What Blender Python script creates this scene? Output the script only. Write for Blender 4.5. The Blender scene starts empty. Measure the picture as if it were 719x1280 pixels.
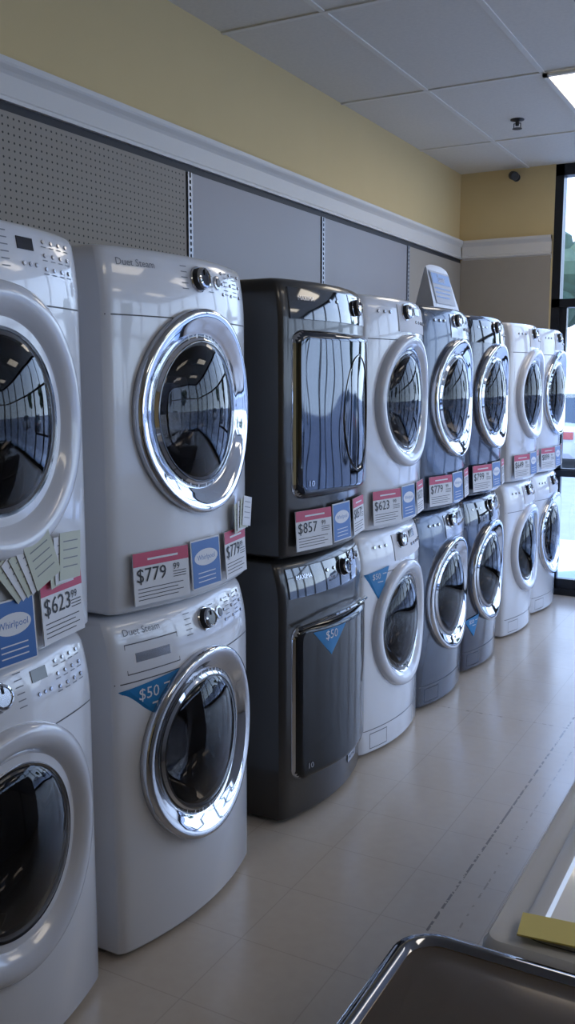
import bpy, math, random
from mathutils import Vector, Matrix
random.seed(7)
scene = bpy.context.scene
COL = scene.collection

# ------------------------------------------------------------------ helpers
def mat(name, col, rough=0.5, metal=0.0, coat=0.0, noise=0.0, nscale=20.0, emis=None, estr=0.0, spec=0.5):
    m = bpy.data.materials.new(name); m.use_nodes = True
    nt = m.node_tree; b = nt.nodes['Principled BSDF']
    b.inputs['Base Color'].default_value = col
    b.inputs['Roughness'].default_value = rough
    b.inputs['Metallic'].default_value = metal
    b.inputs['Coat Weight'].default_value = coat
    b.inputs['Coat Roughness'].default_value = 0.05
    b.inputs['Specular IOR Level'].default_value = spec
    if emis:
        b.inputs['Emission Color'].default_value = emis
        b.inputs['Emission Strength'].default_value = estr
    if noise > 0:
        tc = nt.nodes.new('ShaderNodeTexCoord'); n = nt.nodes.new('ShaderNodeTexNoise')
        n.inputs['Scale'].default_value = nscale; n.inputs['Detail'].default_value = 3
        nt.links.new(tc.outputs['Object'], n.inputs['Vector'])
        mx = nt.nodes.new('ShaderNodeMix'); mx.data_type = 'RGBA'
        mx.inputs[6].default_value = tuple(c*(1-noise) for c in col[:3])+(1,)
        mx.inputs[7].default_value = tuple(min(1, c*(1+noise)) for c in col[:3])+(1,)
        nt.links.new(n.outputs['Fac'], mx.inputs[0])
        nt.links.new(mx.outputs[2], b.inputs['Base Color'])
    return m

def glass_mat(name, tint, base=0.05, power=3.0, gain=0.8):
    m = bpy.data.materials.new(name); m.use_nodes = True
    nt = m.node_tree; nt.nodes.clear()
    out = nt.nodes.new('ShaderNodeOutputMaterial'); mx = nt.nodes.new('ShaderNodeMixShader')
    tr = nt.nodes.new('ShaderNodeBsdfTransparent'); gl = nt.nodes.new('ShaderNodeBsdfGlossy')
    tr.inputs['Color'].default_value = tint; gl.inputs['Roughness'].default_value = 0.02
    gl.inputs['Color'].default_value = (0.95, 0.97, 1, 1)
    lw = nt.nodes.new('ShaderNodeLayerWeight'); lw.inputs['Blend'].default_value = 0.5
    p = nt.nodes.new('ShaderNodeMath'); p.operation = 'POWER'; p.inputs[1].default_value = power
    k = nt.nodes.new('ShaderNodeMath'); k.operation = 'MULTIPLY_ADD'; k.inputs[1].default_value = gain; k.inputs[2].default_value = base
    nt.links.new(lw.outputs['Facing'], p.inputs[0]); nt.links.new(p.outputs[0], k.inputs[0])
    nt.links.new(k.outputs[0], mx.inputs[0]); nt.links.new(tr.outputs[0], mx.inputs[1]); nt.links.new(gl.outputs[0], mx.inputs[2])
    nt.links.new(mx.outputs[0], out.inputs[0])
    return m

def empty(name, loc=(0, 0, 0)):
    o = bpy.data.objects.new(name, None); o.empty_display_size = 0.1
    o.location = loc; COL.objects.link(o); return o

class MB:
    def __init__(s): s.v = []; s.f = []; s.m = []
    def add(s, vs, fs, mi=0):
        o = len(s.v); s.v += [tuple(v) for v in vs]
        for i, f in enumerate(fs):
            s.f.append(tuple(o+k for k in f)); s.m.append(mi if isinstance(mi, int) else mi[i])
    def box(s, x0, x1, y0, y1, z0, z1, mi=0):
        vs = [(x0,y0,z0),(x1,y0,z0),(x1,y1,z0),(x0,y1,z0),(x0,y0,z1),(x1,y0,z1),(x1,y1,z1),(x0,y1,z1)]
        s.add(vs, [(0,3,2,1),(4,5,6,7),(0,1,5,4),(1,2,6,5),(2,3,7,6),(3,0,4,7)], mi)
    def obox(s, M, a, b, c, mi=0):
        vs = [M @ Vector((x*a/2, y*b/2, z*c/2)) for z in (-1, 1) for (x, y) in ((-1,-1),(1,-1),(1,1),(-1,1))]
        s.add(vs, [(0,3,2,1),(4,5,6,7),(0,1,5,4),(1,2,6,5),(2,3,7,6),(3,0,4,7)], mi)
    def lathe(s, prof, M, seg=64, mis=0):
        vs = []; fs = []; ms = []; idx = []
        for (r, h) in prof:
            if r < 1e-6:
                idx.append([len(vs)]); vs.append(M @ Vector((0, 0, h)))
            else:
                row = []
                for k in range(seg):
                    a = 2*math.pi*k/seg
                    row.append(len(vs)); vs.append(M @ Vector((r*math.cos(a), r*math.sin(a), h)))
                idx.append(row)
        for i in range(len(prof)-1):
            A, B = idx[i], idx[i+1]; mi = mis if isinstance(mis, int) else mis[i]
            for k in range(seg):
                k2 = (k+1) % seg
                if len(A) == 1: fs.append((A[0], B[k2], B[k])) 
                elif len(B) == 1: fs.append((A[k], A[k2], B[0]))
                else: fs.append((A[k], A[k2], B[k2], B[k]))
                ms.append(mi)
        s.add(vs, fs, ms)
    def build(s, name, mats, parent=None, loc=(0,0,0), smooth=True, angle=35):
        me = bpy.data.meshes.new(name); me.from_pydata(s.v, [], s.f)
        for m in mats: me.materials.append(m)
        for i, p in enumerate(me.polygons): p.material_index = s.m[i]
        if smooth:
            me.polygons.foreach_set('use_smooth', [True]*len(me.polygons))
            me.set_sharp_from_angle(angle=math.radians(angle))
        me.update()
        o = bpy.data.objects.new(name, me); COL.objects.link(o); o.location = loc
        if parent: o.parent = parent
        return o

def basis(pos, n, up=(0, 0, 1)):
    z = Vector(n).normalized(); u = Vector(up)
    x = u.cross(z)
    if x.length < 1e-4: x = Vector((1, 0, 0))
    x.normalize(); y = z.cross(x)
    M = Matrix((x, y, z)).transposed().to_4x4(); M.translation = Vector(pos); return M

_tc = {}
def text_geo(s, size, align='CENTER'):
    key = (s, align)
    if key not in _tc:
        cu = bpy.data.curves.new('t', 'FONT'); cu.body = s; cu.align_x = align; cu.align_y = 'CENTER'; cu.size = 1.0
        cu.resolution_u = 2
        o = bpy.data.objects.new('t', cu); COL.objects.link(o)
        bpy.context.view_layer.update()
        me = bpy.data.meshes.new_from_object(o)
        _tc[key] = ([(v.co.x, v.co.y) for v in me.vertices], [tuple(p.vertices) for p in me.polygons])
        bpy.data.objects.remove(o); bpy.data.meshes.remove(me)
    vs, fs = _tc[key]
    return [(x*size, y*size) for x, y in vs], fs

# ------------------------------------------------------------------ materials
M_white  = mat('enamel_white', (0.66, 0.67, 0.71, 1), 0.26, coat=0.8)
M_char   = mat('enamel_charcoal', (0.034, 0.032, 0.031, 1), 0.30, metal=0.4, coat=0.5)
M_steel  = mat('enamel_slate_blue', (0.080, 0.098, 0.135, 1), 0.25, metal=0.5, coat=0.6)
M_navy   = mat('enamel_navy', (0.016, 0.021, 0.044, 1), 0.22, metal=0.3, coat=0.8)
M_chrome = mat('chrome', (0.56, 0.57, 0.60, 1), 0.05, metal=1.0)
M_satin  = mat('satin_silver', (0.45, 0.46, 0.50, 1), 0.22, metal=0.9)
M_wring  = mat('white_door_trim', (0.58, 0.59, 0.64, 1), 0.2, coat=0.8)
M_black  = mat('black_gloss', (0.008, 0.008, 0.010, 1), 0.05, coat=1.0)
M_blackmirror = mat('black_mirror_door', (0.085, 0.093, 0.11, 1), 0.05, metal=1.0)
M_blackdoor = mat('black_glass_door', (0.008, 0.008, 0.009, 1), 0.10, coat=0.15, spec=0.4)
M_rubber = mat('rubber_gasket', (0.03, 0.03, 0.033, 1), 0.5)
M_drum   = mat('drum_steel', (0.15, 0.15, 0.16, 1), 0.3, metal=0.9, noise=0.3, nscale=60)
M_seam   = mat('seam_dark', (0.08, 0.08, 0.09, 1), 0.6)
M_label  = mat('label_grey', (0.16, 0.17, 0.20, 1), 0.5)
M_disp   = mat('display_dark', (0.02, 0.022, 0.03, 1), 0.1)
M_paper  = mat('paper_white', (0.62, 0.62, 0.65, 1), 0.6, noise=0.04)
M_green  = mat('paper_greenish', (0.48, 0.50, 0.42, 1), 0.7, noise=0.05)
M_red    = mat('print_red', (0.46, 0.04, 0.10, 1), 0.5)
M_blue   = mat('print_blue', (0.03, 0.12, 0.36, 1), 0.4)
M_blue2  = mat('print_light_blue', (0.01, 0.17, 0.40, 1), 0.4)
M_ink    = mat('print_black', (0.015, 0.015, 0.02, 1), 0.6)
M_lightglass = glass_mat('door_glass', (0.28, 0.27, 0.27, 1), base=0.022, power=3.5, gain=0.6)
M_bowlglass = glass_mat('door_bowl_glass', (0.6, 0.6, 0.6, 1), base=0.10, power=2.0, gain=0.8)
M_winglass = glass_mat('window_glass', (0.93, 0.97, 1.0, 1), base=0.03, power=4, gain=0.6)
M_yellow = mat('paper_yellow', (0.62, 0.52, 0.15, 1), 0.7)
M_bronze = mat('enamel_bronze', (0.070, 0.046, 0.024, 1), 0.14, metal=0.4, coat=0.8)
M_dkchrome = mat('dark_chrome', (0.20, 0.21, 0.24, 1), 0.08, metal=1.0)

# ------------------------------------------------------------------ room
XW, XR, YB, YF, ZC = -2.37, 6.0, -5.0, 7.0, 3.12
TR0, TR1 = 2.50, 2.63

M_cream = mat('wall_cream', (0.66, 0.51, 0.26, 1), 0.85, noise=0.03, nscale=4)
M_trim = mat('trim_white', (0.68, 0.65, 0.61, 1), 0.5)
M_panel = mat('panel_grey', (0.29, 0.28, 0.30, 1), 0.45, noise=0.03, nscale=3)
M_panelb = mat('panel_beige', (0.34, 0.30, 0.25, 1), 0.6, noise=0.03)
M_sign = mat('sign_white', (0.55, 0.56, 0.60, 1), 0.4)
M_rail = mat('rail_steel', (0.30, 0.31, 0.34, 1), 0.4, metal=0.7)
M_frame = mat('frame_dark', (0.02, 0.022, 0.028, 1), 0.35, metal=0.5)

def nodemath(nt):
    def mm(op, a, bb=None, c=None):
        n = nt.nodes.new('ShaderNodeMath'); n.operation = op
        for i, q in enumerate((a, bb, c)):
            if q is None: continue
            if isinstance(q, (int, float)): n.inputs[i].default_value = q
            else: nt.links.new(q, n.inputs[i])
        return n.outputs[0]
    return mm
def pegboard():
    m = bpy.data.materials.new('pegboard'); m.use_nodes = True; nt = m.node_tree; b = nt.nodes['Principled BSDF']
    b.inputs['Roughness'].default_value = 0.7
    tc = nt.nodes.new('ShaderNodeTexCoord'); sp = nt.nodes.new('ShaderNodeSeparateXYZ'); nt.links.new(tc.outputs['Object'], sp.inputs[0])
    mm = nodemath(nt)
    fy = mm('SUBTRACT', mm('FRACT', mm('DIVIDE', sp.outputs[1], 0.0254)), 0.5)
    fz = mm('SUBTRACT', mm('FRACT', mm('DIVIDE', sp.outputs[2], 0.0254)), 0.5)
    d = mm('SQRT', mm('ADD', mm('MULTIPLY', fy, fy), mm('MULTIPLY', fz, fz)))
    hole = mm('LESS_THAN', d, 0.15)
    mx = nt.nodes.new('ShaderNodeMix'); mx.data_type = 'RGBA'; nt.links.new(hole, mx.inputs[0])
    mx.inputs[6].default_value = (0.32, 0.28, 0.235, 1); mx.inputs[7].default_value = (0.03, 0.025, 0.02, 1)
    nt.links.new(mx.outputs[2], b.inputs['Base Color'])
    return m
M_peg = pegboard()

def floor_mat():
    m = bpy.data.materials.new('vinyl_floor'); m.use_nodes = True; nt = m.node_tree; b = nt.nodes['Principled BSDF']
    tc = nt.nodes.new('ShaderNodeTexCoord'); sp = nt.nodes.new('ShaderNodeSeparateXYZ'); nt.links.new(tc.outputs['Object'], sp.inputs[0])
    mm = nodemath(nt)
    T = 0.305
    ax = mm('ABSOLUTE', mm('SUBTRACT', mm('FRACT', mm('DIVIDE', mm('ADD', sp.outputs[0], 0.87+T/2), T)), 0.5))
    ay = mm('ABSOLUTE', mm('SUBTRACT', mm('FRACT', mm('DIVIDE', sp.outputs[1], T)), 0.5))
    lx = mm('GREATER_THAN', ax, 0.494); ly = mm('GREATER_THAN', ay, 0.494)
    ln = mm('MAXIMUM', lx, ly)
    n1 = nt.nodes.new('ShaderNodeTexNoise'); n1.inputs['Scale'].default_value = 26; n1.inputs['Detail'].default_value = 4
    n2 = nt.nodes.new('ShaderNodeTexNoise'); n2.inputs['Scale'].default_value = 2.0; n2.inputs['Detail'].default_value = 5
    n3 = nt.nodes.new('ShaderNodeTexNoise'); n3.inputs['Scale'].default_value = 30; n3.inputs['Detail'].default_value = 2
    for n in (n1, n2, n3): nt.links.new(tc.outputs['Object'], n.inputs['Vector'])
    s1 = mm('LESS_THAN', mm('ABSOLUTE', mm('ADD', sp.outputs[0], 0.87)), 0.004)
    s2 = mm('LESS_THAN', mm('ABSOLUTE', mm('ADD', sp.outputs[0], 0.79)), 0.003)
    s3 = mm('LESS_THAN', mm('ABSOLUTE', mm('SUBTRACT', sp.outputs[1], 4.27)), 0.006)
    seam = mm('MULTIPLY', s1, mm('GREATER_THAN', n3.outputs['Fac'], 0.47))
    seam2 = mm('MULTIPLY', mm('MAXIMUM', s2, s3), mm('GREATER_THAN', n3.outputs['Fac'], 0.55))
    seam = mm('MAXIMUM', seam, mm('MULTIPLY', seam2, 0.6))
    base = nt.nodes.new('ShaderNodeMix'); base.data_type = 'RGBA'
    base.inputs[6].default_value = (0.43, 0.355, 0.28, 1); base.inputs[7].default_value = (0.52, 0.445, 0.365, 1)
    nt.links.new(mm('ADD', mm('MULTIPLY', n1.outputs['Fac'], 0.5), mm('MULTIPLY', n2.outputs['Fac'], 0.5)), base.inputs[0])
    m1 = nt.nodes.new('ShaderNodeMix'); m1.data_type = 'RGBA'; nt.links.new(mm('MULTIPLY', ln, 0.22), m1.inputs[0])
    nt.links.new(base.outputs[2], m1.inputs[6]); m1.inputs[7].default_value = (0.15, 0.12, 0.10, 1)
    m2 = nt.nodes.new('ShaderNodeMix'); m2.data_type = 'RGBA'; nt.links.new(mm('MULTIPLY', seam, 0.7), m2.inputs[0])
    nt.links.new(m1.outputs[2], m2.inputs[6]); m2.inputs[7].default_value = (0.06, 0.05, 0.05, 1)
    nt.links.new(m2.outputs[2], b.inputs['Base Color'])
    nt.links.new(mm('MULTIPLY_ADD', n2.outputs['Fac'], 0.18, 0.14), b.inputs['Roughness'])
    bp = nt.nodes.new('ShaderNodeBump'); bp.inputs['Strength'].default_value = 0.06; bp.inputs['Distance'].default_value = 0.01
    nt.links.new(n2.outputs['Fac'], bp.inputs['Height']); nt.links.new(bp.outputs[0], b.inputs['Normal'])
    return m
M_floor = floor_mat()
M_ceil = mat('ceiling_tile', (0.70, 0.67, 0.60, 1), 0.9, noise=0.08, nscale=60)
M_tbar = mat('ceiling_tbar', (0.74, 0.72, 0.66, 1), 0.5)

def simple_box(name, x0, x1, y0, y1, z0, z1, m):
    b = MB(); b.box(x0, x1, y0, y1, z0, z1); return b.build(name, [m], smooth=False)

simple_box('floor', XW-0.15, XR+0.15, YB-0.15, YF+0.15, -0.1, 0.0, M_floor)
simple_box('ceiling', XW-0.15, XR+0.15, YB-0.15, YF+0.15, ZC, ZC+0.2, M_ceil)
simple_box('wall_left', XW-0.15, XW, YB, YF, 0, ZC, M_cream)
RW0, RW1 = 1.4, 7.0           # glazed stretch of the right wall
simple_box('wall_right', XR, XR+0.15, YB, RW0, 0, ZC, M_cream)
simple_box('wall_back', XW-0.15, XR+0.15, YB-0.15, YB, 0, ZC, M_cream)
simple_box('wall_far', XW-0.15, -1.67, YF, YF+0.15, 0, ZC, M_cream)

def wallpanels():
    rails = [-0.38, 0.885, 2.145, 3.41, 4.67, 5.92]
    b = MB(); px = XW+0.018
    b.box(XW+0.001, px, YB+0.02, 3.385, 0.02, TR0-0.03, 0)
    b.box(XW+0.001, px, 3.435, 4.645, 0.02, TR0-0.03, 1)
    b.box(XW+0.001, px, 4.695, 5.895, 0.02, TR0-0.03, 1)
    b.box(XW+0.001, px, 5.945, YF-0.01, 0.02, TR0-0.03, 2)
    b.build('wall_panel_boards', [M_peg, M_panel, M_panelb], smooth=False)
    r = MB()
    for y in rails:
        r.box(XW+0.001, px+0.006, y-0.016, y-0.006, 0.02, TR0-0.03, 0)
        r.box(XW+0.001, px+0.006, y+0.006, y+0.016, 0.02, TR0-0.03, 0)
        r.box(XW+0.001, px-0.004, y-0.006, y+0.006, 0.02, TR0-0.03, 1)
        z = 1.6
        while z < TR0-0.05:
            r.box(XW+0.001, px+0.006, y-0.006, y+0.006, z, z+0.010, 0); z += 0.0254
    r.build('shelf_standard_rails', [M_rail, M_ink], smooth=False)
wallpanels()
simple_box('wall_panel_far', XW+0.02, -1.68, YF-0.014, YF-0.001, 0.02, TR0-0.01, M_panelb)

def trim_left():
    prof = [(0.0, TR0-0.03), (0.010, TR0-0.03), (0.010, TR0), (0.026, TR0), (0.028, TR0+0.012), (0.020, TR0+0.02), (0.020, TR0+0.085),
            (0.028, TR0+0.095), (0.042, TR0+0.108), (0.046, TR0+0.115), (0.046, TR1), (0.0, TR1)]
    vs = []
    for y in (YB, YF-0.0): vs += [(XW+a, y, z) for a, z in prof]
    n = len(prof); fs = [(i, (i+1) % n, n+(i+1) % n, n+i) for i in range(n)]
    b = MB(); b.add(vs, fs, [1 if i in (0, 1) else 0 for i in range(n)])
    b.build('trim_left', [M_trim, M_ink], smooth=False)
    vs = []
    for x in (XW+0.03, -1.675): vs += [(x, YF-a, z) for a, z in prof]
    b = MB(); b.add(vs, fs, 0)
    b.build('trim_far', [M_trim], smooth=False)
trim_left()

GX, GY = -1.87, 4.93
def tgrid():
    b = MB(); z0, z1 = ZC-0.006, ZC+0.002
    x = GX
    while x < XR: 
        b.box(x-0.012, x+0.012, YB, YF, z0, z1); x += 0.61
    y = GY-1.22*8
    while y < YF:
        if y > YB: b.box(XW, XR, y-0.012, y+0.012, z0-0.001, z1)
        y += 1.22
    b.build('ceiling_grid', [M_tbar], smooth=False)
tgrid()

M_lens = mat('troffer_lens', (0.9, 0.9, 0.85, 1), 0.5, emis=(1.0, 0.89, 0.72, 1), estr=5.0)
def troffer(x, y):
    e = empty('ceiling_light', (x, y, ZC))
    b = MB(); w, l = 0.305, 0.61
    b.box(-w+0.02, w-0.02, -l+0.02, l-0.02, -0.016, -0.010, 0)
    b.build('lens', [M_lens], e, smooth=False)
    b = MB()
    b.box(-w, -w+0.025, -l, l, -0.022, -0.009); b.box(w-0.025, w, -l, l, -0.022, -0.009)
    b.box(-w, w, -l, -l+0.025, -0.022, -0.009); b.box(-w, w, l-0.025, l, -0.022, -0.009)
    b.build('frame', [M_tbar], e, smooth=False)
for i, x in enumerate((GX+0.61*1.5, GX+0.61*5.5, GX+0.61*9.5)):
    for j, y in enumerate((GY+0.61, GY+0.61-2.44, GY+0.61-4.88)):
        if (i == 0 and j >= 1) or (i == 2 and j == 2): continue
        troffer(x, y)

def sprinkler():
    b = MB(); M = basis((0, 0, 0), (0, 0, -1))
    b.lathe([(0.0, 0.0), (0.04, 0.0), (0.04, 0.004), (0.018, 0.01), (0.012, 0.012), (0.010, 0.035), (0.0, 0.036)], M, 24)
    b.lathe([(0.0, 0.05), (0.028, 0.05), (0.028, 0.053), (0.0, 0.054)], M, 16)
    b.box(-0.022, -0.018, -0.003, 0.003, -0.05, -0.02); b.box(0.018, 0.022, -0.003, 0.003, -0.05, -0.02)
    b.box(-0.022, 0.022, -0.003, 0.003, -0.024, -0.02)
    b.build('ceiling_fire_sprinkler', [M_rubber], loc=(-1.60, 5.72, ZC-0.001))
sprinkler()
def seccam():
    e = empty('wall_security_camera', (-1.95, 6.95, 3.055))
    b = MB()
    b.lathe([(0.0, 0), (0.028, 0), (0.028, 0.01), (0.012, 0.014), (0.012, 0.05), (0.0, 0.05)], basis((0, 0.05, 0), (0, -1, 0)), 20)
    b.lathe([(0.0, 0.05), (0.026, 0.05), (0.030, 0.04), (0.030, -0.04), (0.0, -0.04)], basis((0, -0.03, 0), (0.5, -1, -0.3)), 20)
    b.build('camera_body', [M_rubber], e)
seccam()

# ------------------------------------------------------------------ storefront
def bay(name, c, hx, door=False, rot=0.0):
    e = empty(name, (c[0], c[1], 0)); e.rotation_euler = (0, 0, rot)
    b = MB(); t = 0.06; d = 0.05
    b.box(-hx, -hx+t, -d, d, 0, ZC)
    b.box(hx-t*0.2, hx, -d, d, 0, ZC)
    b.box(-hx, hx, -d, d, 3.04, ZC)
    b.box(-hx, hx, -d, d, 2.12, 2.18)
    b.box(-hx, hx, -d, d, 0, 0.05 if door else 0.12)
    if door:
        b.box(-hx+t, -hx+t+0.05, -0.025, 0.025, 0.05, 2.12); b.box(hx-0.07, hx-0.012, -0.025, 0.025, 0.05, 2.12)
        b.box(-hx+t, hx, -0.025, 0.025, 0.05, 0.12)
        b.box(-hx+t, hx-0.012, -0.06, -0.03, 0.90, 0.94)
        b.box(-hx+t, hx-0.012, -0.025, 0.025, 0.89, 0.95)
    b.build('frame', [M_frame], e, smooth=False)
    g = MB(); g.box(-hx+t, hx-0.012, -0.004, 0.004, 0.05, 3.04); g.build('glass_pane', [M_winglass], e, smooth=False)
bay('door_1', (-1.135, YF+0.06), 0.535, True)
bay('door_2', (-0.065, YF+0.06), 0.535, True)
x = 0.47; k = 1
while x < XR-0.2:
    x2 = min(x+1.40, XR); bay('window_%d' % k, ((x+x2)/2, YF+0.06), (x2-x)/2); x = x2; k += 1
for i in range(4):
    bay('window_%d' % k, (XR+0.06, RW0+0.7+1.4*i), 0.7, rot=-math.pi/2); k += 1

# ------------------------------------------------------------------ exterior
M_asph = mat('asphalt', (0.22, 0.24, 0.28, 1), 0.9, noise=0.2, nscale=3)
M_walk = mat('concrete', (0.42, 0.47, 0.55, 1), 0.9, noise=0.1)
M_stripe = mat('road_paint', (0.7, 0.7, 0.68, 1), 0.8)
M_leaf = mat('leaves', (0.045, 0.075, 0.04, 1), 0.8, noise=0.5, nscale=4)
M_bark = mat('bark', (0.12, 0.08, 0.05, 1), 0.9)
M_carw = mat('car_white', (0.50, 0.50, 0.52, 1), 0.2, coat=1)
M_card = mat('car_dark', (0.05, 0.06, 0.08, 1), 0.2, coat=1)
M_carr = mat('car_red', (0.30, 0.015, 0.015, 1), 0.2, coat=1)
M_carg = mat('car_glass', (0.02, 0.03, 0.04, 1), 0.03)
M_tyre = mat('tyre', (0.02, 0.02, 0.02, 1), 0.8)
b = MB(); b.box(-45, 60, 9.6, 80, -0.25, -0.14); b.box(8.6, 60, -20, 9.6, -0.25, -0.14)
b.build('parking_lot', [M_asph], smooth=False)
b = MB(); b.box(-45, 8.6, 7.16, 9.6, -0.25, -0.01); b.box(6.16, 8.6, -20, 7.16, -0.25, -0.01)
b.build('sidewalk', [M_walk], smooth=False)
sb = MB()
for i in range(-6, 10): sb.box(i*2.8-0.05, i*2.8+0.05, 17.6, 22.6, -0.14, -0.135)
sb.build('parking_lines', [M_stripe], smooth=False)

def car(loc, rot, paint):
    e = empty('car', loc); e.rotation_euler = (0, 0, rot)
    L = [(-2.2, .70, .35, .70), (-2.1, .82, .25, .85), (-1.5, .88, .2, .92), (-.6, .89, .2, .93), (.5, .89, .2, .92), (1.2, .88, .2, .86), (1.9, .84, .22, .74), (2.2, .70, .3, .60)]
    vs = []; fs = []
    for (x, w, z0, z1) in L:
        vs += [(x, -w*.92, z0), (x, -w, z0+.12), (x, -w, (z0+z1)/2+.05), (x, -w*.93, z1), (x, -w*.5, z1+.03), (x, w*.5, z1+.03), (x, w*.93, z1), (x, w, (z0+z1)/2+.05), (x, w, z0+.12), (x, w*.92, z0)]
    n = 10
    for i in range(len(L)-1):
        for j in range(n): fs.append((i*n+j, i*n+(j+1) % n, (i+1)*n+(j+1) % n, (i+1)*n+j))
    fs += [tuple(range(n))[::-1], tuple((len(L)-1)*n+j for j in range(n))]
    b = MB(); b.add(vs, fs); b.build('body', [paint], e, angle=40)
    C = [(-1.75, .76, .90), (-1.05, .62, 1.38), (-.2, .62, 1.45), (.35, .62, 1.40), (1.15, .76, .88)]
    vs = []; fs = []; ms = []
    for (x, w, z) in C: vs += [(x, -.80, .88), (x, -w, z), (x, w, z), (x, .80, .88)]
    for i in range(len(C)-1):
        for j in range(3):
            fs.append((i*4+j, i*4+j+1, (i+1)*4+j+1, (i+1)*4+j)); ms.append(1 if (j == 1 and i in (1, 2)) else 0)
    b = MB(); b.add(vs, fs, ms); b.build('cabin', [M_carg, paint], e, smooth=False)
    b = MB()
    for x in (-1.35, 1.35):
        for y, s in ((-.88, -1), (.88, 1)):
            b.lathe([(0, -.10), (.33, -.10), (.33, .08), (.22, .10), (.20, .06), (0, .05)], basis((x, y, .33), (0, s, 0)), 24, [0, 0, 0, 1, 1])
    b.build('wheels', [M_tyre, M_satin], e)
    b = MB()
    b.box(-2.215, -2.12, -.72, -.45, .62, .76, 0); b.box(-2.215, -2.12, .45, .72, .62, .76, 0)
    b.build('tail_lights', [M_carr], e, smooth=False)
car((-4.5, 20.2, -0.13), math.radians(90), M_carw)
car((-1.4, 20.6, -0.13), math.radians(-90), M_card)
car((4.2, 20.4, -0.13), math.radians(90), M_card)
car((9.8, 20.6, -0.13), math.radians(90), M_carw)
car((15.6, 4.4, -0.13), math.radians(180), M_card)
car((15.6, 0.8, -0.13), math.radians(180), M_carw)

def tree(x, y, h):
    e = empty('tree', (x, y, -0.14)); b = MB()
    b.lathe([(0.16, 0), (0.12, h*.3), (0.09, h*.6), (0, h*.6)], Matrix.Identity(4), 12)
    b.build('trunk', [M_bark], e)
    b = MB()
    for i in range(9):
        a = random.random()*6.28; r = random.random()*h*.2
        c = Vector((math.cos(a)*r, math.sin(a)*r, h*(.5+.4*random.random()))); R = h*(.13+.07*random.random())
        prof = []
        for j in range(9):
            t = math.pi*j/8; prof.append((max(0, R*math.sin(t)*(1+.15*math.sin(j*5+i))) if 0 < j < 8 else 0, R*math.cos(t)))
        Mt = Matrix.Translation(c); b.lathe(prof, Mt, 12)
    b.build('foliage', [M_leaf], e)
for x, y, h in ((-14, 34, 6), (-8.5, 36, 7), (-2, 40, 5.5), (6, 40, 6), (16, 40, 6), (28, 12, 6), (30, 2, 7)): tree(x, y, h)

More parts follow.
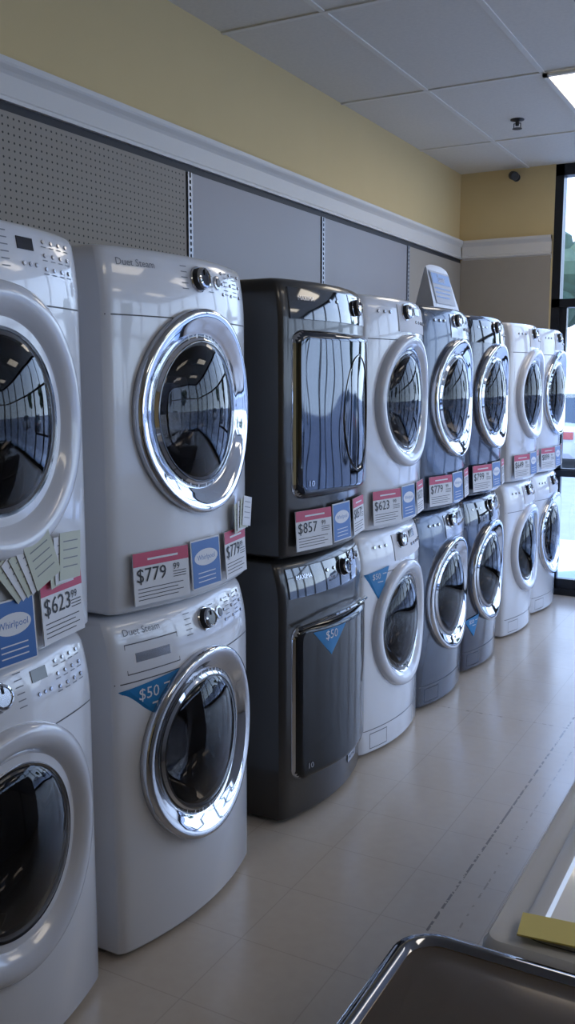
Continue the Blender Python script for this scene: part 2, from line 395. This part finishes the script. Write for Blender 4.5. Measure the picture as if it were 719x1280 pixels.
# ------------------------------------------------------------------ front-loading machines
H = 0.97
class Unit:
    def __init__(s, name, yc, z0, body, w=0.67, bow=0.06, lean=0.025, xf=-1.495, depth=0.79):
        s.w, s.bow, s.lean, s.d, s.bm, s.h = w, bow, lean, depth, body, H
        s.o = empty(name, (xf, yc, z0)); s.yc, s.z0, s.xf = yc, z0, xf
    def fx(s, y, z):
        t = max(-1, min(1, 2*y/s.w))
        x = -s.bow*t*t - 0.014*abs(t)**36
        k = max(0.0, (z-(s.h-0.17)))/0.17
        return x - s.lean*k*k
    def bend(s, b, k=0.9):
        b.v = [(x - k*s.bow*(2*y/s.w)**2, y*0.95, z) for x, y, z in b.v]
    def nrm(s, y, z):
        e = 0.004
        return Vector((1, -(s.fx(y+e, z)-s.fx(y-e, z))/(2*e), -(s.fx(y, z+e)-s.fx(y, z-e))/(2*e))).normalized()
    def pt(s, y, z, off=0): return (s.fx(y, z)+off, y, z)
    def M(s, y, z, off=0): return basis(Vector((s.fx(y, z), y, z)) + s.nrm(y, z)*off, s.nrm(y, z))
    def body(s, hole=0.0, hz=0.54, feet=True):
        N = 56
        ts = [math.sin(math.pi/2*(-1+2*i/N)) for i in range(N+1)]
        base = [(t*s.w/2) for t in ts]
        h = s.h
        lv = [(0.012, 0.012), (0.018, 0.004), (0.026, 0.0), (0.40, 0), (0.68, 0), (h-0.17, 0), (h-0.14, 0), (h-0.11, 0), (h-0.08, 0), (h-0.05, 0), (h-0.025, 0.0), (h-0.012, 0.003), (h-0.004, 0.009), (h, 0.020)]
        vs = []; fs = []
        for z, ins in lv:
            sc = 1-2*ins/s.w
            for y in base: vs.append((s.fx(y, z)-ins, y*sc, z))
            vs.append((-s.d+ins, s.w/2*sc, z)); vs.append((-s.d+ins, -s.w/2*sc, z))
        n = N+3
        for i in range(len(lv)-1):
            for j in range(n): fs.append((i*n+j, i*n+(j+1) % n, (i+1)*n+(j+1) % n, (i+1)*n+j))
        fs.append(tuple(range(n))[::-1]); fs.append(tuple((len(lv)-1)*n+j for j in range(n)))
        b = MB(); b.add(vs, fs)
        o = b.build('body', [s.bm, M_rubber], s.o)
        if hole > 0:
            c = MB(); Mx = basis((0, 0, hz), (1, 0, 0))
            c.lathe([(0, -0.42), (hole, -0.42), (hole, 0.2), (0, 0.2)], Mx, 48, 1)
            import bmesh as _bm
            co = c.build('cut', [s.bm, M_rubber], s.o, smooth=False)
            for ob in (o, co):
                bm = _bm.new(); bm.from_mesh(ob.data); _bm.ops.remove_doubles(bm, verts=bm.verts, dist=1e-6); _bm.ops.recalc_face_normals(bm, faces=bm.faces); bm.to_mesh(ob.data); bm.free()
            md = o.modifiers.new('b', 'BOOLEAN'); md.object = co; md.operation = 'DIFFERENCE'; md.solver = 'EXACT'
            bpy.context.view_layer.update()
            me = bpy.data.meshes.new_from_object(o.evaluated_get(bpy.context.evaluated_depsgraph_get()))
            o.modifiers.clear(); o.data = me; me.name = 'body'
            bpy.data.objects.remove(co)
            me.set_sharp_from_angle(angle=math.radians(35))
        f = MB()
        for x in (-0.12, -s.d+0.08):
            for y in (-s.w/2+0.07, s.w/2-0.07):
                f.lathe([(0, 0), (0.022, 0), (0.022, 0.02), (0, 0.02)], Matrix.Translation((x, y, 0)), 12)
        f.build('feet', [M_rubber], s.o)
    def strip(s, b, y0, y1, z0, z1, off, mi, nu=None, nv=1, skirt=True):
        nu = nu or max(1, int(abs(y1-y0)/0.03))
        g = [[(s.fx(y0+(y1-y0)*i/nu, z0+(z1-z0)*j/nv)+off, y0+(y1-y0)*i/nu, z0+(z1-z0)*j/nv) for i in range(nu+1)] for j in range(nv+1)]
        vs = [p for r in g for p in r]; W = nu+1
        fs = [(j*W+i, j*W+i+1, (j+1)*W+i+1, (j+1)*W+i) for j in range(nv) for i in range(nu)]
        b.add(vs, fs, mi)
        if skirt:
            ring = [g[0][i] for i in range(W)]+[g[j][nu] for j in range(1, nv+1)]+[g[nv][i] for i in range(nu-1, -1, -1)]+[g[j][0] for j in range(nv-1, 0, -1)]
            n = len(ring); vs = ring+[(p[0]-off-0.002, p[1], p[2]) for p in ring]
            b.add(vs, [(i, n+i, n+(i+1) % n, (i+1) % n) for i in range(n)], mi)
    def slab(s, name, y0, y1, z0, z1, r, T, mats, edge=0.03, crown=0.02, rim=0.0, nu=40, nv=40, wave=0.0):
        cy, cz = (y0+y1)/2, (z0+z1)/2; a, c = (y1-y0)/2, (z1-z0)/2
        def sp(i, n):
            q = -1+2*i/n; return math.sin(q*math.pi/2)*0.75+q*0.25
        vs = []; D = []
        for j in range(nv+1):
            for i in range(nu+1):
                y, z = sp(i, nu)*a, sp(j, nv)*c
                ay, az = abs(y), abs(z)
                if ay > a-r and az > c-r:
                    dy, dz = ay-(a-r), az-(c-r); dd = math.hypot(dy, dz)
                    if dd > r: ay, az = a-r+dy/dd*r, c-r+dz/dd*r; dd = r
                    d = r-dd
                else: d = min(a-ay, c-az)
                y = math.copysign(ay, y); z = math.copysign(az, z)
                k = min(1, d/edge); off = T*math.sqrt(max(0, 1-(1-k)**2)) + crown*(1-(y/a)**2)*k
                off += wave*k*math.sin(z*17+y*5)*math.cos(y*16)
                if d < 1e-5: off = -0.006
                vs.append((s.fx(cy+y, min(cz+z, s.h-0.17))+off, cy+y, cz+z)); D.append(d)
        W = nu+1; fs = []; ms = []
        for j in range(nv):
            for i in range(nu):
                f = (j*W+i, j*W+i+1, (j+1)*W+i+1, (j+1)*W+i); fs.append(f)
                ms.append(1 if (rim > 0 and sum(D[k] for k in f)/4 < rim) else 0)
        b = MB(); b.add(vs, fs, ms); return b.build(name, mats, s.o, angle=50)
    def text(s, b, txt, y, z, size, off, mi, align='CENTER'):
        vs, fs = text_geo(txt, size, align)
        b.add([(s.fx(y+u, z+v)+off, y+u, z+v) for u, v in vs], fs, mi)
    def disc(s, b, y, z, r, off, mi, seg=16):
        b.lathe([(r, -0.003), (r, off*0.7), (r*0.85, off), (0, off)], s.M(y, z), seg, mi)

def round_door(u, kind, z=0.54):
    Mx = basis((0, 0, z), (1, 0, 0)); b = MB()
    if kind == 'chrome':
        prof = [(0.270, -0.05), (0.280, -0.02), (0.286, 0.010), (0.285, 0.022), (0.280, 0.029), (0.272, 0.030), (0.260, 0.026), (0.246, 0.018), (0.232, 0.010), (0.222, 0.005), (0.216, 0.000), (0.206, 0.000), (0.200, 0.008), (0.194, 0.008)]
        b.lathe(prof, Mx, 96, [3, 3, 0, 0, 0, 0, 0, 0, 0, 0, 1, 0, 1])
    elif kind == 'white':
        prof = [(0.285, -0.05), (0.296, -0.02), (0.298, 0.006), (0.294, 0.020), (0.284, 0.028), (0.268, 0.030), (0.250, 0.024), (0.238, 0.014), (0.228, 0.004), (0.218, -0.006), (0.208, -0.006), (0.202, 0.004), (0.194, 0.002)]
        b.lathe(prof, Mx, 96, [2]*9+[1, 0, 1])
    elif kind == 'white_slim':
        prof = [(0.268, -0.05), (0.278, -0.02), (0.281, 0.004), (0.279, 0.020), (0.272, 0.030), (0.258, 0.034), (0.244, 0.030), (0.232, 0.022), (0.224, 0.010), (0.216, 0.006), (0.207, 0.002), (0.198, 0.008), (0.194, 0.006)]
        b.lathe(prof, Mx, 96, [2]*8+[0, 1, 1, 1])
    rg = 0.196
    u.bend(b)
    b.build('door_ring', [M_chrome, M_black, M_wring, M_satin], u.o, angle=60)
    g = MB()
    g.lathe([(rg, 0.004), (rg*.97, 0.009), (rg*.85, 0.018), (rg*.65, 0.028), (rg*.4, 0.036), (rg*.2, 0.040), (0, 0.041)], Mx, 64)
    u.bend(g); g.build('door_glass', [M_lightglass], u.o, angle=80)
    g = MB()
    g.lathe([(rg, 0.000), (rg*.93, -0.02), (rg*.85, -0.05), (rg*.74, -0.085), (rg*.6, -0.105), (rg*.4, -0.115), (0, -0.12)], Mx, 64)
    u.bend(g); g.build('door_bowl', [M_bowlglass], u.o, angle=80)
    g = MB()
    g.lathe([(0.184, -0.03), (0.178, -0.06), (0.172, -0.10), (0.180, -0.13), (0.184, -0.20), (0.184, -0.40), (0.18, -0.41), (0.10, -0.405), (0.06, -0.39), (0, -0.385)], Mx, 48, [0, 0, 1, 1, 1, 1, 1, 1, 1])
    for k in range(3):
        a = k*2.094+0.5
        R = Mx @ Matrix.Rotation(a, 4, 'Z') @ Matrix.Translation((0.165, 0, -0.27))
        g.obox(R, 0.05, 0.03, 0.22, 1)
    g.build('drum', [M_rubber, M_drum], u.o, angle=50)

def knob(u, y, z, r=0.032, top=None, ring=None):
    b = MB(); M = u.M(y, z)
    b.lathe([(r*1.2, -0.004), (r*1.2, 0.003), (r*1.1, 0.006), (r*1.02, 0.006), (r, 0.020), (r*.92, 0.027), (r*.75, 0.029), (r*.7, 0.026), (0, 0.026)], M, 32, [0, 0, 0, 2, 0, 0, 0, 1])
    b.obox(M @ Matrix.Translation((0, r*0.55, 0.027)), 0.004, r*0.6, 0.004, 2)
    b.build('control_knob', [ring or M_chrome, top or M_satin, M_ink], u.o, angle=40)

def console(u, style, washer):
    b = MB(); h = u.h; mats = [M_seam, M_label, M_disp, M_satin, M_black, M_paper]
    zc = h-0.065
    hw = u.w/2*0.985
    if style in ('duet', 'white1', 'dist_w'):
        u.strip(b, -hw, hw, h-0.178, h-0.1745, 0.0008, 0, 40, skirt=False)
    if style == 'duet':
        u.text(b, 'Duet Steam', -0.235, zc+0.022, 0.026, 0.001, 1)
        u.disc(b, 0.105, zc, 0.020, 0.004, 3, 24); u.disc(b, 0.105, zc, 0.013, 0.007, 1, 24)
        for i in range(6):
            u.strip(b, 0.15, 0.178, zc+0.03-i*0.012, zc+0.0325-i*0.012, 0.001, 1, 1, skirt=False)
            u.strip(b, 0.22, 0.25, zc+0.03-i*0.012, zc+0.0325-i*0.012, 0.001, 1, 1, skirt=False)
        for yy in (0.14, 0.20, 0.27):
            for i in range(3): u.disc(b, yy, zc+0.03-i*0.03, 0.005, 0.003, 3, 10)
        for i in range(5):
            u.strip(b, -0.075, -0.048, zc+0.03-i*0.015, zc+0.0325-i*0.015, 0.001, 1, 1, skirt=False)
            u.strip(b, 0.052, 0.078, zc+0.03-i*0.015, zc+0.0325-i*0.015, 0.001, 1, 1, skirt=False)
        if washer:
            for (a, c, d, e) in ((-0.30, -0.115, h-0.155, h-0.152), (-0.30, -0.115, h-0.075, h-0.072), (-0.30, -0.298, h-0.155, h-0.072), (-0.117, -0.115, h-0.155, h-0.072)):
                u.strip(b, a, c, d, e, 0.001, 0, skirt=False)
            u.strip(b, -0.27, -0.15, h-0.125, h-0.10, 0.001, 3, skirt=True)
    elif style == 'white1':
        u.strip(b, 0.085, 0.14, zc+0.005, zc+0.032, 0.002, 2)
        for i in range(4):
            for j in range(3):
                u.disc(b, 0.18+0.033*i, zc+0.03-0.03*j, 0.005, 0.003, 3, 10)
                u.strip(b, 0.170+0.033*i, 0.190+0.033*i, zc+0.018-0.03*j, zc+0.0205-0.03*j, 0.001, 1, 1, skirt=False)
        for i in range(3): u.disc(b, 0.10+0.022*i, zc-0.025, 0.005, 0.003, 3, 10)
        for i in range(6):
            u.strip(b, -0.095, -0.07, zc+0.038-i*0.015, zc+0.0405-i*0.015, 0.001, 1, 1, skirt=False)
            u.strip(b, 0.03, 0.055, zc+0.038-i*0.015, zc+0.0405-i*0.015, 0.001, 1, 1, skirt=False)
        if washer:
            for (a, c, d, e) in ((-0.30, -0.115, h-0.155, h-0.152), (-0.30, -0.115, h-0.045, h-0.042), (-0.117, -0.115, h-0.155, h-0.042)):
                u.strip(b, a, c, d, e, 0.001, 0, skirt=False)
    elif style == 'maxima':
        u.strip(b, -0.30, 0.30, h-0.135, h-0.03, 0.006, 4, 30, 4)
        for i in range(5):
            u.disc(b, -0.08+0.05*i if i < 2 else 0.04+0.05*i, zc, 0.007, 0.010, 3, 12)
        for i in range(4): u.strip(b, 0.12, 0.16, zc+0.025-i*0.015, zc+0.0275-i*0.015, 0.0075, 1, 1, skirt=False)
        u.text(b, 'MAXIMA', -0.22, zc, 0.022, 0.0075, 3)
    else:
        if style == 'dark':
            u.strip(b, -0.31, 0.31, h-0.145, h-0.03, 0.004, 4, 30, 4)
        else:
            u.strip(b, -0.10, 0.28, h-0.14, h-0.03, 0.003, 3 if style == 'steel' else 5, 20, 4)
        u.strip(b, 0.08, 0.16, zc, zc+0.03, 0.006, 2)
        for i in range(5): u.disc(b, 0.09+0.04*i, zc-0.03, 0.007, 0.008, 3, 12)
        for i in range(3): u.disc(b, -0.24+0.04*i, zc, 0.007, 0.006, 3, 12)
    if washer and style in ('dist_w', 'steel', 'dark'):
        u.strip(b, -hw, hw, 0.118, 0.121, 0.0008, 0, 40, skirt=False)
        for (a, c, d, e) in ((-0.27, -0.15, 0.035, 0.038), (-0.27, -0.15, 0.10, 0.103), (-0.27, -0.268, 0.035, 0.103), (-0.152, -0.15, 0.035, 0.103)):
            u.strip(b, a, c, d, e, 0.001, 0, skirt=False)
    b.build('control_panel', mats, u.o, angle=40)

def triangle_flag(u, y, z, w=0.21, h=0.10):
    b = MB(); off = 0.004
    N = 8; top = [(y-w/2+w*i/N, z+0.02*(i/N)) for i in range(N+1)]
    apex = (y+w*0.12, z-h)
    vs = [u.pt(a, c, off) for a, c in top]+[u.pt(apex[0], apex[1], off)]
    b.add(vs, [(N+1, i, i+1) for i in range(N)], 0)
    s = w/0.21
    u.text(b, '$50', y-0.012*s, z-0.022*s, 0.046*s, off+0.0012, 1)
    u.strip(b, y+0.04*s, y+0.075*s, z-0.010, z-0.006, off+0.0012, 1, 1, skirt=False)
    u.strip(b, y-0.002*s, y+0.045*s, z-0.056*s, z-0.051*s, off+0.0012, 1, 1, skirt=False)
    b.build('discount_flag_sticker', [M_blue2, M_paper], u.o, smooth=False)

def card(u, y, z, w, h, kind, tilt=0.06, txt='$779'):
    n = u.nrm(y, min(z, 0.6)); n = Vector((n.x, n.y, tilt)).normalized()
    pos = Vector((u.xf+u.fx(y, z)+0.014, u.yc+y, u.z0+z))
    Ml = basis((0, 0, 0), n)
    b = MB()
    b.obox(Ml, w, h, 0.003, 0)
    def rect(x0, x1, y0, y1, mi, off=0.0022):
        b.add([Ml @ Vector((x, yy, off)) for x, yy in ((x0, y0), (x1, y0), (x1, y1), (x0, y1))], [(0, 1, 2, 3)], mi)
    def tx(s, x, yy, size, mi, al='CENTER'):
        vs, fs = text_geo(s, size, al); b.add([Ml @ Vector((x+a, yy+c, 0.0028)) for a, c in vs], fs, mi)
    if kind == 'price':
        rect(-w/2, w/2, h*0.24, h/2, 1)
        rect(-w*0.25, w*0.3, h*0.34, h*0.38, 0, 0.0026)
        tx(txt, -w*0.46, h*0.05, h*0.38, 2, 'LEFT'); tx('99', w*0.20, h*0.12, h*0.18, 2, 'LEFT')
        for i in range(3): rect(w*0.20, w*0.44, h*0.02-i*h*0.05, h*0.035-i*h*0.05, 2)
        for i in range(4): rect(-w*0.44, w*(0.38-0.1*(i % 2)), -h*0.20-i*h*0.07, -h*0.185-i*h*0.07, 2)
        b.build('price_card', [M_paper, M_red, M_ink], loc=pos, smooth=False)
    else:
        rect(-w/2+0.004, w/2-0.004, -h/2+0.004, h/2-0.004, 1)
        vs = []; N = 28
        for k in range(N):
            a = 2*math.pi*k/N; vs.append(Ml @ Vector((w*0.40*math.cos(a), h*0.12+h*0.17*math.sin(a), 0.0026)))
        b.add(vs, [tuple(range(N))], 2)
        tx('Whirlpool' , 0, h*0.12, h*0.15, 1)
        for i in range(3): rect(-w*0.3, w*0.3, -h*0.2-i*h*0.09, -h*0.18-i*h*0.09, 2, 0.0026)
        b.build('brand_sign_card', [M_paper, M_blue, M_paper, M_ink], loc=pos, smooth=False)

def leaflets(u, y, z, n=4, ang=0.2, w=0.09, h=0.11, x=0.012):
    b = MB(); nn = u.nrm(y, 0.4)
    pos = Vector((u.fx(y, z)+x, y, z))
    M0 = basis((0, 0, 0), nn)
    for i in range(n):
        M = M0 @ Matrix.Translation((0.018*(i-n/2), 0.004*i, 0.003*i)) @ Matrix.Rotation(ang-0.08*i, 4, 'Z')
        b.obox(M, w, h, 0.0015, 0 if i % 2 else 1)
        for k in range(4):
            b.add([M @ Vector((x, yy, 0.0012)) for x, yy in ((-w*.35, h*.3-k*h*.18), (w*.35, h*.3-k*h*.18), (w*.35, h*.325-k*h*.18), (-w*.35, h*.325-k*h*.18))], [(0, 1, 2, 3)], 2)
    b.build('paper_leaflets', [M_paper, M_green, M_label], u.o, loc=pos, smooth=False)

def rect_door(u, washer):
    if washer: z0, z1 = 0.155, 0.735
    else: z0, z1 = 0.215, 0.80
    T, C = 0.024, 0.022
    u.slab('door', -0.292, 0.292, z0, z1, 0.05, T, [M_blackdoor if washer else M_blackmirror, M_chrome], edge=0.022, crown=C, rim=0.005, wave=0.0 if washer else 0.0013)
    b = MB(); cz = (z0+z1)/2; N = 48
    def sx(y): return u.fx(y, 0.4)+T+C*(1-(y/0.292)**2)
    if not washer:
        def P(k, s, off):
            a = 2*math.pi*k/N; y = 0.07+0.13*s*math.cos(a); z = cz+0.215*s*math.sin(a)
            return (sx(y)+off, y, z)
        vs = [P(k, s, o) for s, o in ((1.0, -0.001), (0.988, 0.0034), (0.965, 0.0034), (0.95, -0.001)) for k in range(N)]
        b.add(vs, [(j*N+k, j*N+(k+1) % N, (j+1)*N+(k+1) % N, (j+1)*N+k) for j in range(3) for k in range(N)], 0)
    vs, fs = text_geo('10', 0.03); y0 = -0.235
    b.add([(sx(y0+a)+0.003, y0+a, z0+0.055+c) for a, c in vs], fs, 1)
    b.build('door_window', [M_black, M_satin], u.o)
    if washer:
        h = MB(); seg = 20; rows = []
        for i in range(seg+1):
            q = -1+2*i/seg
            rows.append(Vector((u.fx(q*0.28, 0.5)+0.028+0.014*(1-q*q), q*0.28, z1-0.005+0.022*(1-q*q))))
        vs = []
        for p in rows:
            for k in range(8):
                a = 2*math.pi*k/8; vs.append(p+Vector((0.010*math.cos(a), 0, 0.007*math.sin(a))))
        fs = [(i*8+k, i*8+(k+1) % 8, (i+1)*8+(k+1) % 8, (i+1)*8+k) for i in range(seg) for k in range(8)]
        fs += [tuple(range(8)), tuple(seg*8+k for k in range(8))]
        h.add(vs, fs); h.build('door_handle', [M_black], u.o)
        b = MB(); u.strip(b, 0.10, 0.20, 0.095, 0.125, 0.003, 0); u.text(b, 'MAYTAG', 0.15, 0.11, 0.020, 0.0045, 1)
        b.build('badge', [M_satin, M_ink], u.o)

cols = [
    (1.45, M_white, 'white', 'white1', 0.68),
    (2.215, M_white, 'chrome', 'duet', 0.68),
    (3.12, M_char, 'rect', 'maxima', 0.67),
    (3.79, M_white, 'white_slim', 'dist_w', 0.65),
    (4.45, M_steel, 'chrome', 'steel', 0.65),
    (5.11, M_navy, 'chrome', 'dark', 0.65),
    (5.92, M_white, 'white_slim', 'dist_w', 0.65),
    (6.585, M_white, 'chrome', 'dist_w', 0.65),
]
units = []
for ci, (yc, bm_, ring, cons, w) in enumerate(cols):
    pair = []
    for washer in (True, False):
        u = Unit('washing_machine' if washer else 'clothes_dryer', yc, 0.0 if washer else H+0.001, bm_, w=w, lean=0.035 if washer else 0.022)
        if ring == 'rect':
            u.body(0); console(u, cons, washer); rect_door(u, washer)
            knob(u, 0.05 if washer else 0.15, H-0.075, 0.030, top=M_black)
        else:
            u.body(0.185); console(u, cons, washer); round_door(u, ring)
            ky = {'white1': -0.03, 'duet': 0.02 if washer else 0.0}.get(cons, -0.03)
            knob(u, ky, H-0.065 if ci == 1 else H-0.060, 0.030, top=M_disp if ci == 1 else M_satin)
        pair.append(u)
    units.append(pair)

prices = ['$623', '$779', '$857', '$623', '$779', '$799', '$649', '$899']
for i, (wa, dr) in enumerate(units):
    if i == 0:
        card(dr, 0.0, 0.085, 0.135, 0.145, 'brand'); card(dr, 0.175, 0.105, 0.175, 0.15, 'price', txt=prices[i])
        leaflets(dr, 0.06, 0.215, 5, 0.7, x=0.016); leaflets(dr, 0.185, 0.215, 3, 0.1, x=0.022)
    else:
        card(dr, -0.195, 0.105, 0.20, 0.140, 'price', txt=prices[i])
        card(dr, -0.01, 0.110, 0.145, 0.140, 'brand')
        card(dr, 0.175, 0.110, 0.165, 0.140, 'price', txt=prices[i])
        if i == 1: leaflets(dr, 0.225, 0.215, 4, 0.05, w=0.08, h=0.09, x=0.02)
triangle_flag(units[1][0], -0.225, 0.775)
u3 = units[3][0]; triangle_flag(u3, -0.235, 0.80, 0.16, 0.13)
triangle_flag(units[5][0], -0.235, 0.30, 0.14, 0.10)
def flag_on_door(u):
    b = MB(); y, z, w, h = -0.13, 0.705, 0.19, 0.10
    def P(a, c, o=0.0): return (u.fx(a, 0.4)+0.0265+0.022*(1-(a/0.292)**2)+o, a, c)
    N = 8
    vs = [P(y-w/2+w*i/N, z) for i in range(N+1)]+[P(y, z-h)]
    b.add(vs, [(N+1, i, i+1) for i in range(N)], 0)
    tv, tf = text_geo('$50', 0.046); b.add([P(y+a, z-0.024+c, 0.0015) for a, c in tv], tf, 1)
    b.build('discount_flag_sticker', [M_blue2, M_paper], u.o, smooth=False)
flag_on_door(units[2][0])

def topsign():
    b = MB(); hw = 0.19
    prof = [(0.0, 0.0), (0.0, 0.012), (-0.055, 0.21), (-0.060, 0.222), (-0.066, 0.21), (-0.10, 0.0)]
    n = len(prof); K = 13
    vs = []
    for i in range(K):
        q = -1+2*i/(K-1); hs = 1-0.07*abs(q)**3
        vs += [(x, q*hw*(1-0.20*(z/0.22)), z*hs) for x, z in prof]
    fs = [(s_*n+i, (s_+1)*n+i, (s_+1)*n+(i+1) % n, s_*n+(i+1) % n) for s_ in range(K-1) for i in range(n)]
    b.add(vs, fs, 0)
    b.add(vs[:n], [tuple(range(n))[::-1]], 0); b.add(vs[-n:], [tuple(range(n))], 0)
    M = basis((-0.0275, 0, 0.111), (0.198, 0, 0.055))
    def rect(x0, x1, y0, y1, mi, off):
        b.add([M @ Vector((x, y, off)) for x, y in ((x0, y0), (x1, y0), (x1, y1), (x0, y1))], [(0, 1, 2, 3)], mi)
    rect(-0.14, 0.14, -0.085, 0.080, 1, 0.003); rect(-0.13, 0.13, 0.015, 0.070, 2, 0.004)
    for i in range(3): rect(-0.12, 0.11-0.02*i, -0.01-i*0.022, -0.003-i*0.022, 2, 0.004)
    tv, tf = text_geo('Save', 0.055); b.add([M @ Vector((a, 0.043+c, 0.005)) for a, c in tv], tf, 3)
    b.build('tabletop_sign', [M_sign, M_panel, M_blue, M_paper], loc=(-1.60, 4.56, 2*H+0.002), smooth=False)
topsign()

# ------------------------------------------------------------------ foreground top loaders
def rring(w, d, r, inset, z, n=8):
    a, c = w/2-inset, d/2-inset; r = max(0.004, r-inset*0.6)
    pts = []
    for (sx, sy, a0) in ((1, 1, 0), (-1, 1, 90), (-1, -1, 180), (1, -1, 270)):
        for k in range(n+1):
            t = math.radians(a0+90*k/n); pts.append((sx*(a-r)+r*math.cos(t), sy*(c-r)+r*math.sin(t), z))
    return pts
def rings(b, w, d, r, L, cx=0, cy=0):
    vs = []; fs = []; ms = []
    for (ins, z, mi) in L: vs += [(x+cx, y+cy, zz) for x, y, zz in rring(w, d, r, ins, z)]
    n = 36
    for i in range(len(L)-1):
        for j in range(n):
            fs.append((i*n+j, i*n+(j+1) % n, (i+1)*n+(j+1) % n, (i+1)*n+j)); ms.append(L[i+1][2])
    fs.append(tuple(range(n))[::-1]); ms.append(L[0][2]); fs.append(tuple((len(L)-1)*n+j for j in range(n))); ms.append(L[-1][2])
    b.add(vs, fs, ms)

def top_loader_dark(x0, y1, top=1.0, w=0.69, d=0.69):
    e = empty('top_load_washer', (x0+d/2, y1-w/2, 0)); b = MB()
    rings(b, d, w, 0.045, [(0.01, 0.01, 0), (0, 0.03, 0), (0, top-0.045, 0), (-0.003, top-0.04, 1), (-0.004, top-0.014, 1), (0.0, top-0.004, 1), (0.006, top, 1), (0.013, top, 1), (0.018, top-0.006, 1), (0.020, top-0.007, 2), (0.045, top-0.005, 2), (0.08, top-0.004, 2)])
    b.build('cabinet', [M_bronze, M_dkchrome, M_bronze], e)
    c = MB(); rings(c, 0.10, w-0.06, 0.03, [(0, top-0.005, 0), (0, top+0.10, 0), (0.01, top+0.115, 0)], cx=d/2-0.09)
    c.build('rear_console', [M_black], e)
def top_loader_white(x0, y0, top=1.0, w=0.69, d=0.69):
    e = empty('top_load_washer', (x0+d/2, y0+w/2, 0)); b = MB()
    rings(b, d, w, 0.02, [(0.01, 0.01, 0), (0, 0.03, 0), (0, top-0.03, 0), (0.002, top-0.012, 0), (0.008, top-0.004, 0), (0.016, top-0.002, 0)])
    b.build('cabinet', [M_white], e)
    c = MB(); rings(c, d-0.17, w-0.05, 0.03, [(-0.002, top-0.004, 1), (-0.002, top-0.0005, 1), (0.002, top, 0), (0.002, top+0.003, 0), (0.006, top+0.006, 0), (0.022, top+0.007, 0), (0.026, top+0.003, 0), (0.06, top+0.003, 0)], cx=-0.048)
    c.build('lid', [M_white, M_seam], e)
    c = MB(); rings(c, 0.11, w-0.03, 0.03, [(0, top-0.006, 0), (0, top+0.11, 0), (0.012, top+0.125, 0)], cx=d/2-0.075)
    c.build('rear_console', [M_white], e)
top_loader_dark(-0.350, 0.918)
top_loader_white(-0.275, 0.928)
top_loader_white(-0.275, 1.65)
top_loader_white(-0.275, 2.37)
yb = MB(); yb.obox(Matrix.Rotation(0.12, 4, 'Z'), 0.13, 0.045, 0.002); yb.build('yellow_tag', [M_yellow], loc=(-0.172, 0.968, 1.0085), smooth=False)

# ------------------------------------------------------------------ world & lights
w = bpy.data.worlds.new('World'); scene.world = w; w.use_nodes = True
nt = w.node_tree; bg = nt.nodes['Background']
tc = nt.nodes.new('ShaderNodeTexCoord'); sp = nt.nodes.new('ShaderNodeSeparateXYZ'); nt.links.new(tc.outputs['Generated'], sp.inputs[0])
cr = nt.nodes.new('ShaderNodeValToRGB'); nt.links.new(sp.outputs[2], cr.inputs[0])
cr.color_ramp.elements[0].position = 0.0; cr.color_ramp.elements[0].color = (0.70, 0.82, 1.0, 1)
cr.color_ramp.elements[1].position = 0.6; cr.color_ramp.elements[1].color = (0.30, 0.48, 0.95, 1)
nt.links.new(cr.outputs[0], bg.inputs[0]); bg.inputs[1].default_value = 4.8

sd = bpy.data.lights.new('sun', 'SUN'); sd.energy = 5.5; sd.angle = 0.01; sd.color = (1, 0.96, 0.9)
so = bpy.data.objects.new('sun', sd); COL.objects.link(so)
so.rotation_euler = Vector((0.40, 0.40, -1.4)).to_track_quat('-Z', 'Y').to_euler()
def portal(loc, rot, sx):
    pl = bpy.data.lights.new('window_portal', 'AREA'); pl.shape = 'RECTANGLE'; pl.size = sx; pl.size_y = 3.0
    po = bpy.data.objects.new('window_portal', pl); COL.objects.link(po); po.location = loc
    po.rotation_euler = rot; pl.cycles.is_portal = True
portal((2.16, YF+0.14, 1.55), (math.radians(-90), 0, 0), 7.6)
portal((XR+0.14, (RW0+RW1)/2, 1.55), (math.radians(-90), 0, math.radians(-90)), RW1-RW0)

# ------------------------------------------------------------------ camera
f = 1170.0
p = math.atan(165/f); th = math.atan(650*math.cos(p)/f)
cd = bpy.data.cameras.new('camera'); cam = bpy.data.objects.new('camera', cd); COL.objects.link(cam)
cd.sensor_fit = 'VERTICAL'; cd.sensor_height = 36.0; cd.lens = f*36.0/1280.0; cd.clip_start = 0.02; cd.clip_end = 300
cam.location = (0, 0, 1.6); cam.rotation_euler = (math.pi/2-p, 0, th)
scene.camera = cam
scene.view_settings.view_transform = 'Standard'
scene.view_settings.look = 'None'
scene.view_settings.exposure = 0.0
